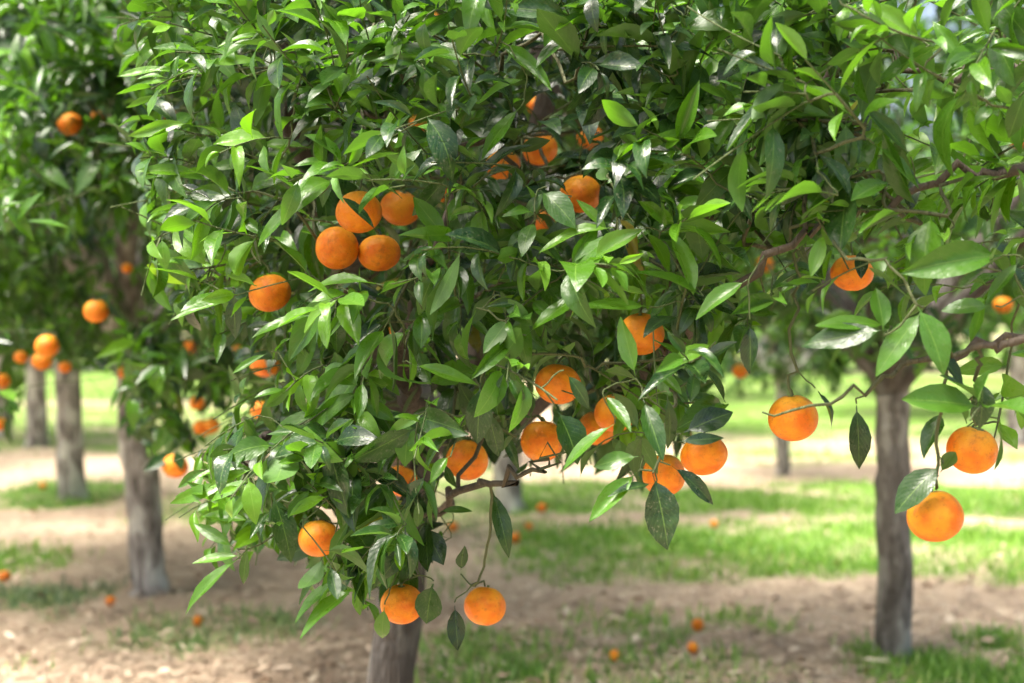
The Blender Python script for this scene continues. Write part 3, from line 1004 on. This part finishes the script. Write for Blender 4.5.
def whole_tree(root, label, rad, height, trunk_pts, r_trunk, nshoot, seed, mat, inside=None, key=None, Lm=.095, nl=(8, 12), zmin=1.05, fine=False, extra=(), lean=(0, 0), hand=(), topf=.86):
    root = np.array(root, float)
    c = root + np.array([lean[0], lean[1], (height + zmin - .35) / 2])
    rz = (height - zmin + .35) / 2
    sk, lv = Skel(), Leaves()
    ids = sk.poly([root + np.array(q) for q in trunk_pts], r_trunk, r_trunk * topf, wob=.004)
    sk.minr[0] = sk.minr[1] = r_trunk * 1.3
    t = ids[-1]
    rg = np.random.default_rng(seed)
    nlimb = 6
    a0 = rg.uniform(0, 6.28)
    for i in range(nlimb):
        a = a0 + i * 2 * math.pi / nlimb + rg.normal(0, .2)
        rr = rad * rg.uniform(.5, .7)
        h = rg.uniform(.35, .75) * (height - 1.0)
        tp = sk.p[t]
        d = np.array([math.cos(a), math.sin(a), 0])
        sk.poly([tp + d * rr * .35 + UPV * h * .4, tp + d * rr * .75 + UPV * h * .8, tp + d * rr + UPV * h * 1.05], r_trunk * .62, .014, par=t, limb=i, wob=.03)
    ok = inside
    pts = crown_points(c, (rad, rad, rz), nshoot, zmin, .42, seed)
    pts = list(pts) + [(np.array(p), unit(np.array(p) - c)) for p in extra]
    A = np.array([q[0] for q in pts])
    ref = np.array([q for q, l in zip(sk.p, sk.limb) if l >= 0])
    for i in np.argsort([np.linalg.norm(ref - a, axis=1).min() for a in A]):
        p, out = pts[i]
        dr = out * .7 + rng.normal(0, .4, 3) + UPV * (0.35 if p[2] > 1.5 else -.2)
        age0 = float(np.clip(rng.choice([.25, .55, .8], p=[.38, .34, .28]), 0, 1))
        shoot(sk, lv, p - unit(dr) * .06, dr, rng.uniform(.10, .24), int(rng.integers(*nl)), Lm, age0, ok, out, near=2.6, up=.2)
    if key:
        finish_oranges(sk, key)
    if hand:
        hand_leaves(sk, lv, hand)
    e = tree_root(root, label)
    sk.build(e, root, mat)
    lv.build('crown', M_LEAF if fine else M_LEAF_FAR, e, root, fine)
    return e


# the left hand row: first trunk at px 150
gL = ground_pt(150, 590)
exL = [P(rng.uniform(125, 235), rng.uniform(330, 430), rng.uniform(4.2, 5.2)) for _ in range(60)] + \
      [P(rng.uniform(-60, 25), rng.uniform(330, 450), rng.uniform(4.3, 5.4)) for _ in range(22)] + \
      [P(rng.uniform(0, 230), rng.uniform(-20, 200), rng.uniform(4.1, 4.8)) for _ in range(200)]
treeL = whole_tree(gL, 'blurred orange tree with pale straight trunk at the left, just behind the sharp crown', 2.0, 4.3,
                   [(0, 0, -.05), (0, 0, .02), (-.03, 0, .4), (-.06, 0, .8), (-.07, 0, 1.05)], .090, 2800, 11, M_BARK_PALE,
                   below_curve(SKIRT_L), 'L', Lm=.112, extra=exL, hand=[(174, 455, 144, 468, 4.2, .5, .1), (176, 452, 182, 470, 4.15, .6, .1), (214, 405, 232, 412, 4.4, .4, .1), (20, 222, 68, 219, 3.3, .3, .7), (14, 222, 40, 192, 3.3, .36, .75), (10, 205, 30, 240, 3.3, .4, .7), (0, 210, 22, 200, 3.3, .4, .7), (8, 400, 20, 412, 4.2, .5, .3)])
gR = ground_pt(892, 655)
treeR = whole_tree(gR, 'blurred orange tree with grey lichened trunk, forking low, at the right', 1.6, 3.4,
                   [(0, 0, -.05), (0, 0, .02), (.008, 0, .3), (0, 0, .6), (.002, 0, .82), (-.008, 0, 1.0)], .066, 760, 23, M_BARK,
                   below_curve(SKIRT_R), 'R', Lm=.112, topf=1.0)


def copy_tree(src, loc, rz, sc, label):
    e = src.copy()
    col.objects.link(e)
    e.location = loc
    e.rotation_euler = (0, 0, rz)
    e.scale = (sc, sc, sc)
    e['label'] = label
    for ch in src.children:
        cc = ch.copy()
        col.objects.link(cc)
        cc.parent = e
    return e


g2 = ground_pt(73, 497)
proto = whole_tree(g2, 'second tree of the left hand row, bare straight pale trunk in a tuft of weeds', 1.5, 3.3,
                   [(0, 0, -.05), (0, 0, .02), (-.02, 0, .5), (-.05, 0, 1.15)], .105, 640, 31, M_BARK_PALE, Lm=.125, nl=(7, 11), zmin=1.15)
FAR = [
    (ground_pt(38, 446), 'third tree of the left hand row, thin pale trunk farther back', 1.0),
    (ground_pt(2, 436), 'fourth tree of the left hand row, trunk almost at the left edge', 1.0),
    (ground_pt(508, 508), 'grey trunked tree seen behind the bare branch end, in the grass strip', 1.0),
    (ground_pt(783, 473), 'small dark trunked tree in the grass behind the flattened orange', .95),
    (ground_pt(1016, 442), 'distant tree with grey trunk at the right edge', 1.0),
    (np.array([-1.5, 12.6, 0]), 'distant tree hidden behind the left side of the sharp crown', 1.05),
    (np.array([0.75, 15.3, 0]), 'distant tree in line behind the grey trunk, deep in the orchard', 1.05),
    (np.array([3.9, 8.6, 0]), 'tree just beyond the right edge behind the forked one', 1.0),
    (np.array([-5.0, 7.4, 0]), 'tree beyond the left edge beside the pale straight trunk', 1.0),
    (np.array([-6.4, 11.6, 0]), 'tree at the far left behind the second pale trunk', 1.0),
]
for i, (q, lab, sc) in enumerate(FAR):
    e = copy_tree(proto, q, 1.1 + i * 2.13, sc, lab)
    if 'small dark' in lab:
        e.scale = (.60, .60, .62)
for gi, (x, y) in enumerate([(-8.5, 16.0), (-3.0, 17.5), (4.85, 18.2), (6.8, 11.5), (7.6, 17.0), (2.3, 22.0), (-5.6, 21.5), (-.4, 20.5), (6.0, 22.5), (-10.5, 22.0), (10.8, 20.5)]):
    labs = ['back row tree at the far left edge of the orchard', 'back row tree between the left hand row and the middle', 'back row tree right of the middle gap',
            'tree outside the right edge, behind the distant grey trunk', 'back row tree at the far right edge', 'rearmost tree behind the small dark trunk',
            'rearmost tree behind the left hand row', 'rearmost tree straight behind the sharp crown', 'rearmost tree behind the distant right edge trunk',
            'rearmost tree at the extreme left', 'rearmost tree at the extreme right']
    copy_tree(proto, (x, y, 0), .7 + gi * 1.7, 1.05, labs[gi])

# far wood closing the orchard: one mass nobody could count
lvW = Leaves()
for _ in range(14000):
    x = rng.uniform(-34, 36)
    p = np.array([x, 30 + rng.uniform(0, 3.5) + .02 * x * x * .5, 0])
    hmax = 9.5 + 1.6 * math.sin(x * .9) + 1.1 * math.sin(x * 2.3 + 1)
    p[2] = rng.uniform(0.2, hmax)
    dd = unit(rng.normal(0, 1, 3) + np.array([0, -.4, -.2]))
    nn = unit(UPV + rng.normal(0, .5, 3) + np.array([0, -.5, 0]))
    lvW.add(p, dd, nn, rng.uniform(.45, .8), rng.uniform(.25, .4), .3, .3, float(np.clip(rng.normal(.5, .2), 0, 1)))
w = lvW.build('far_trees', M_LEAF_FAR, None, (0, 0, 0), False)
tag(w, 'dense mass of far trees closing the orchard behind the rows', 'trees', None, 'stuff')

# ------------------------------------------------------------------ oranges


def orange_mesh(seed):
    rg = np.random.default_rng(seed)
    nu, nv = 40, 26
    V = []
    ph = rg.uniform(0, 6.28, 4)
    sq = rg.uniform(.90, .97)
    for j in range(nv + 1):
        th = math.pi * j / nv
        for i in range(nu):
            a = 2 * math.pi * i / nu
            r = 1 + .014 * math.sin(2 * a + ph[0]) * math.sin(th) + .010 * math.sin(3 * a + ph[1]) * math.sin(th) ** 2 + .012 * math.cos(3 * th + ph[2])
            z = math.cos(th) * sq
            z -= .075 * math.exp(-(th / .22) ** 2)                        # stem dimple
            z += .03 * math.exp(-((math.pi - th) / .16) ** 2)              # navel
            r += .012 * math.sin(a * 5 + ph[3]) * math.exp(-((th - .35) / .28) ** 2)
            V.append((math.sin(th) * math.cos(a) * r, math.sin(th) * math.sin(a) * r, z))
    g = np.arange((nv + 1) * nu).reshape(nv + 1, nu)
    g2 = np.roll(g, -1, 1)
    Q = np.stack([g[:-1], g[1:], g2[1:], g2[:-1]], -1).reshape(-1, 4)
    return new_mesh('orange', V, Q, M_ORANGE)


def calyx_mesh():
    V, Q = [], []
    k = 15
    for j, (rr, z) in enumerate([(.0, .93), (.10, .945), (.2, .935), (.215, .90)]):
        for i in range(k):
            a = 2 * math.pi * i / k
            f = (1 + .45 * math.cos(5 * a)) if j >= 2 else 1
            V.append((rr * f * math.cos(a), rr * f * math.sin(a), z - .05 - (.03 * (f - 1) if j == 2 else 0)))
    b = len(V)
    for (rr, z) in [(.062, .86), (.058, .97), (.075, 1.02)]:
        for i in range(k):
            a = 2 * math.pi * i / k
            V.append((rr * math.cos(a), rr * math.sin(a), z))
    for st, rows in ((0, 4), (b, 3)):
        g = st + np.arange(rows * k).reshape(rows, k)
        g2 = np.roll(g, -1, 1)
        Q.append(np.stack([g[:-1], g2[:-1], g2[1:], g[1:]], -1).reshape(-1, 4))
    return new_mesh('calyx', V, np.concatenate(Q), M_CALYX)


O_MESH = [orange_mesh(s) for s in range(5)]
C_MESH = calyx_mesh()
GROUPS = {'F': 'oranges on the sharp front tree', 'N': 'oranges on the boughs reaching in from the right',
          'R': 'blurred oranges on the forked tree at the right', 'L': 'blurred oranges on the left hand tree'}
for i, o in enumerate(ORANGES):
    ob = link('orange', O_MESH[i % 5])
    ob.location = o[8]
    ob.scale = (o[9] * rng.uniform(.98, 1.03), o[9], o[9] * rng.uniform(.93, 1.04))
    ob.rotation_euler = (rng.normal(0, .16), rng.normal(0, .16), rng.uniform(0, 6.28))
    tag(ob, o[6], 'orange', GROUPS[o[4]])
    if o[2] >= 17:
        link('calyx', C_MESH, ob)

FALLEN = [
    (5, 577, 14, 'fallen orange on the ground at the left edge, beside dark weeds'),
    (111, 601, 12, 'dull fallen orange left of the base of the pale straight trunk'),
    (198, 621, 12, 'yellow fallen orange in the weeds right of the pale straight trunk'),
    (698, 625, 14, 'bright fallen orange on bare soil, upper of two right of the middle'),
    (693, 648, 13, 'paler fallen orange in the grass under the bright fallen one'),
    (615, 656, 12, 'fallen orange on bare soil near the bottom middle'),
    (515, 538, 13, 'pale fallen orange at the edge of the straw right of the sharp trunk'),
    (529, 527, 9, 'small dim fallen orange in the weeds under the grey trunk'),
    (453, 527, 12, 'pale yellow fallen orange beside the sharp trunk'),
    (542, 508, 11, 'fallen orange on straw right of the grey trunk'),
    (714, 524, 9, 'small dim fallen orange in the long grass strip'),
    (43, 486, 9, 'small fallen orange left of the second pale trunk'),
]
for i, (px, py, dpx, lab) in enumerate(FALLEN):
    q = ground_pt(px, py + dpx * .4)
    rr = max(min(dpx * q[1] / F / 2, .042), .024) * .9
    ob = link('fallen_orange', O_MESH[(i + 2) % 5])
    ob.location = (q[0], q[1], rr * .93)
    ob.scale = (rr,) * 3
    ob.rotation_euler = (rng.uniform(-1.4, 1.4), rng.uniform(-1.4, 1.4), rng.uniform(0, 6))
    tag(ob, lab, 'orange', 'fallen oranges on the ground')

# ------------------------------------------------------------------ ground, grass, straw
# green patches: px0, px1, py0, py1 as seen, strength, weed (0 = bright grass, 1 = dull blue-green weeds)
PATCH = [
    (500, 1250, 517, 572, .85, 0), (640, 1250, 484, 516, .95, 0), (560, 1250, 376, 438, .95, 0), (560, 1250, 450, 460, .6, 0), (-500, 330, 370, 400, 1.0, 0), (-500, 330, 404, 430, .75, 0), (-120, 85, 543, 566, .9, 0), (0, 130, 480, 503, .9, .3),
    (-80, 100, 580, 606, .75, 1), (128, 312, 600, 642, .6, .6), (575, 790, 603, 628, .5, .1), (410, 575, 632, 700, .6, .2), (868, 1120, 642, 700, .9, .1),
    (575, 800, 655, 705, .5, .2), (160, 320, 478, 520, .5, .2), (-60, 330, 424, 452, .6, 0), (380, 520, 465, 530, .55, .7), (500, 640, 480, 512, .8, 0), (700, 900, 440, 462, .5, 0),
    (860, 940, 640, 672, .8, 0.3), (50, 96, 480, 502, .9, .6), (400, 480, 560, 600, .25, .2), (760, 830, 492, 512, .4, .2), (-200, 60, 650, 690, .15, .2), (480, 560, 488, 530, .5, .8),
]
WP = []
for px0, px1, py0, py1, st, wd in PATCH:
    y1, y0 = ground_pt(512, py0)[1], ground_pt(512, py1)[1]
    ym = (y0 + y1) / 2
    WP.append(((px0 - 512) / F * ym, (px1 - 512) / F * ym, y0, y1, st, wd))


def nz(x, y):
    return (np.sin(x * 3.1 + 1.7 * np.sin(y * 2.3)) + np.sin(y * 4.7 + 1.3 * np.sin(x * 1.9 + 2)) + .7 * np.sin(x * 9.3 + y * 7.1) + .6 * np.sin(x * 15.1 - y * 11.3)) / 3.3


def green_at(x, y):
    g = np.zeros_like(x)
    wsum = np.zeros_like(x)
    N = nz(x, y)
    for x0, x1, y0, y1, st, wd in WP:
        ex = .18 * (x1 - x0) ** .5 + .08
        ey = .22 * (y1 - y0) + .05
        fx = np.clip((x - x0) / ex + .5, 0, 1) * np.clip((x1 - x) / ex + .5, 0, 1)
        fy = np.clip((y - y0 + N * .4 * (.3 + .1 * y)) / ey + .5, 0, 1) * np.clip((y1 - y + N * .4 * (.3 + .1 * y)) / ey + .5, 0, 1)
        f = fx * fy * st * np.clip(.85 + .55 * nz(x * 1.3 + 5, y * 1.1 + 2), .15, 1.2)
        wsum = np.where(f > g, wd, wsum)
        g = np.maximum(g, f)
    far = np.clip((y - 20) / 4, 0, 1) * np.clip(.8 + .5 * np.sin(y * .9 + .15 * x), 0, 1)
    out = np.clip((-y + 3.2), 0, 1) * .3
    return np.clip(np.maximum(np.maximum(g, far * .85), out), 0, 1), wsum


xs = np.unique(np.concatenate([np.linspace(-120, -14, 30), np.linspace(-14, 14, 290), np.linspace(14, 120, 30)]))
ys = np.unique(np.concatenate([np.linspace(-60, 0, 20), np.linspace(0, 3, 20), np.linspace(3, 14, 190), np.linspace(14, 40, 120), np.linspace(40, 260, 30)]))
X, Y = np.meshgrid(xs, ys)
GN, _ = green_at(X, Y)
Z = .012 * nz(X * 1.7, Y * 1.9) * ((Y > 2) & (Y < 40)) + .01 * nz(X * .6 + 3, Y * .7)
Z = Z - .018
soil = np.clip(.15 + .55 * nz(X * .45 + 1, Y * .8), 0, 1)
for (cx, cy, rx, ry, st) in [(ground_pt(820, 640)[0], ground_pt(820, 640)[1], .55, .32, 1), (ground_pt(560, 610)[0], 6.2, 1.2, .3, .7), (ground_pt(230, 560)[0], 7.6, 1.0, .35, .8),
                             (gL[0], gL[1], .5, .4, .6), (g2[0], g2[1], .6, .6, .6), (ground_pt(80, 510)[0], ground_pt(80, 510)[1], 1.2, .35, .9), (ground_pt(780, 600)[0], ground_pt(780, 600)[1], 1.0, .25, .5)]:
    soil = np.maximum(soil, st * np.clip(1.3 - ((X - cx) / rx) ** 2 - ((Y - cy) / ry) ** 2, 0, 1))  # dark ellipses: soft tree shadows painted into the soil mask
ny, nx = X.shape
g = np.arange(nx * ny).reshape(ny, nx)
Q = np.stack([g[:-1, :-1], g[:-1, 1:], g[1:, 1:], g[1:, :-1]], -1).reshape(-1, 4)
me = new_mesh('ground', np.stack([X, Y, Z], -1).reshape(-1, 3), Q, M_GROUND, None, {'green': GN.ravel(), 'soil': soil.ravel()})  # soil attribute holds bare soil and painted shadows
tag(link('ground', me), None, None, None, 'structure')


def scatter(n, dmin, dmax, fn):
    """ground points spread evenly over the picture rather than the ground"""
    k = 0
    tries = 0
    res = []
    while k < n and tries < 60:
        tries += 1
        m = n
        t = rng.uniform(0, 1, m)
        y = 1 / (t / dmax ** .8 + (1 - t) / dmin ** .8) ** (1 / .8)
        x = rng.uniform(-.62, .62, m) * y * 1.05
        keep = rng.uniform(0, 1, m) < fn(x, y)
        res.append(np.stack([x[keep], y[keep]], 1))
        k += keep.sum()
    return np.concatenate(res)[:n]


def blades(name, pts, h0, h1, w, mat, label, cat, flat=False, age=None):
    N = len(pts)
    a = rng.uniform(0, 6.28, N)
    h = rng.uniform(h0, h1, N)
    ln = rng.uniform(.2, .9, N) * h
    if flat:
        ln, h = h, rng.uniform(.002, .02, N)
    dx, dy = np.cos(a), np.sin(a)
    z0 = np.full(N, -.02)
    ww = w * rng.uniform(.6, 1.4, N)
    V = np.zeros((N, 6, 3))
    for r, (t, wf) in enumerate([(0, 1), (.55, .8), (1, .12)]):
        zz = (h * t) if not flat else h * (1 if r == 1 else .3) + .016
        zz = zz if not flat else zz
        lean = ln * (t ** 2 if not flat else t)
        for q, sg in enumerate((-1, 1)):
            V[:, r * 2 + q, 0] = pts[:, 0] + dx * lean - sg * dy * ww * wf / 2
            V[:, r * 2 + q, 1] = pts[:, 1] + dy * lean + sg * dx * ww * wf / 2
            V[:, r * 2 + q, 2] = z0 + zz
    q = np.array([[0, 1, 3, 2], [2, 3, 5, 4]])
    Qd = (q[None] + (np.arange(N) * 6)[:, None, None]).reshape(-1, 4)
    me = new_mesh(name, V.reshape(-1, 3), Qd, mat, None,
                  {'leaf_rand': np.repeat(rng.uniform(0, 1, N), 6), 'leaf_age': np.repeat(np.ones(N) if age is None else age, 6)}, smooth=False)
    return tag(link(name, me), label, cat, None, 'stuff')


gp = scatter(34000, 4.6, 24, lambda x, y: green_at(x, y)[0] ** 1.6 * .8)
wd = green_at(gp[:, 0], gp[:, 1])[1]
blades('grass', gp, .02, .075, .010, M_BLADE, 'green grass and low weeds in strips between the tree rows', 'grass', age=1 - wd)
sp = scatter(26000, 4.6, 18, lambda x, y: np.clip(1.0 - green_at(x, y)[0] * 1.3, 0, 1))
blades('straw_litter', sp, .03, .13, .009, M_STRAW, 'dry straw and leaf litter strewn over the bare soil', 'straw', flat=True)
lvD = Leaves()
dp = scatter(1500, 4.6, 14, lambda x, y: np.clip(1.0 - green_at(x, y)[0] * .9, 0, 1))
for x, y in dp:
    a = rng.uniform(0, 6.28)
    dd = unit(np.array([math.cos(a), math.sin(a), rng.normal(0, .15)]))
    lvD.add(np.array([x, y, rng.uniform(.0, .02)]), dd, unit(UPV + rng.normal(0, .35, 3)), rng.uniform(.05, .1), rng.uniform(.02, .04), rng.uniform(-.6, .9), R(rng.uniform(0, 40)), .5)
wD = lvD.build('fallen_leaves', M_STRAW, None, (0, 0, 0), False)
tag(wD, 'dry curled leaves scattered over the bare soil', 'leaves', None, 'stuff')
print('leaves', len(lvF.rows), len(lvN.rows), 'nodes', len(skF.p))
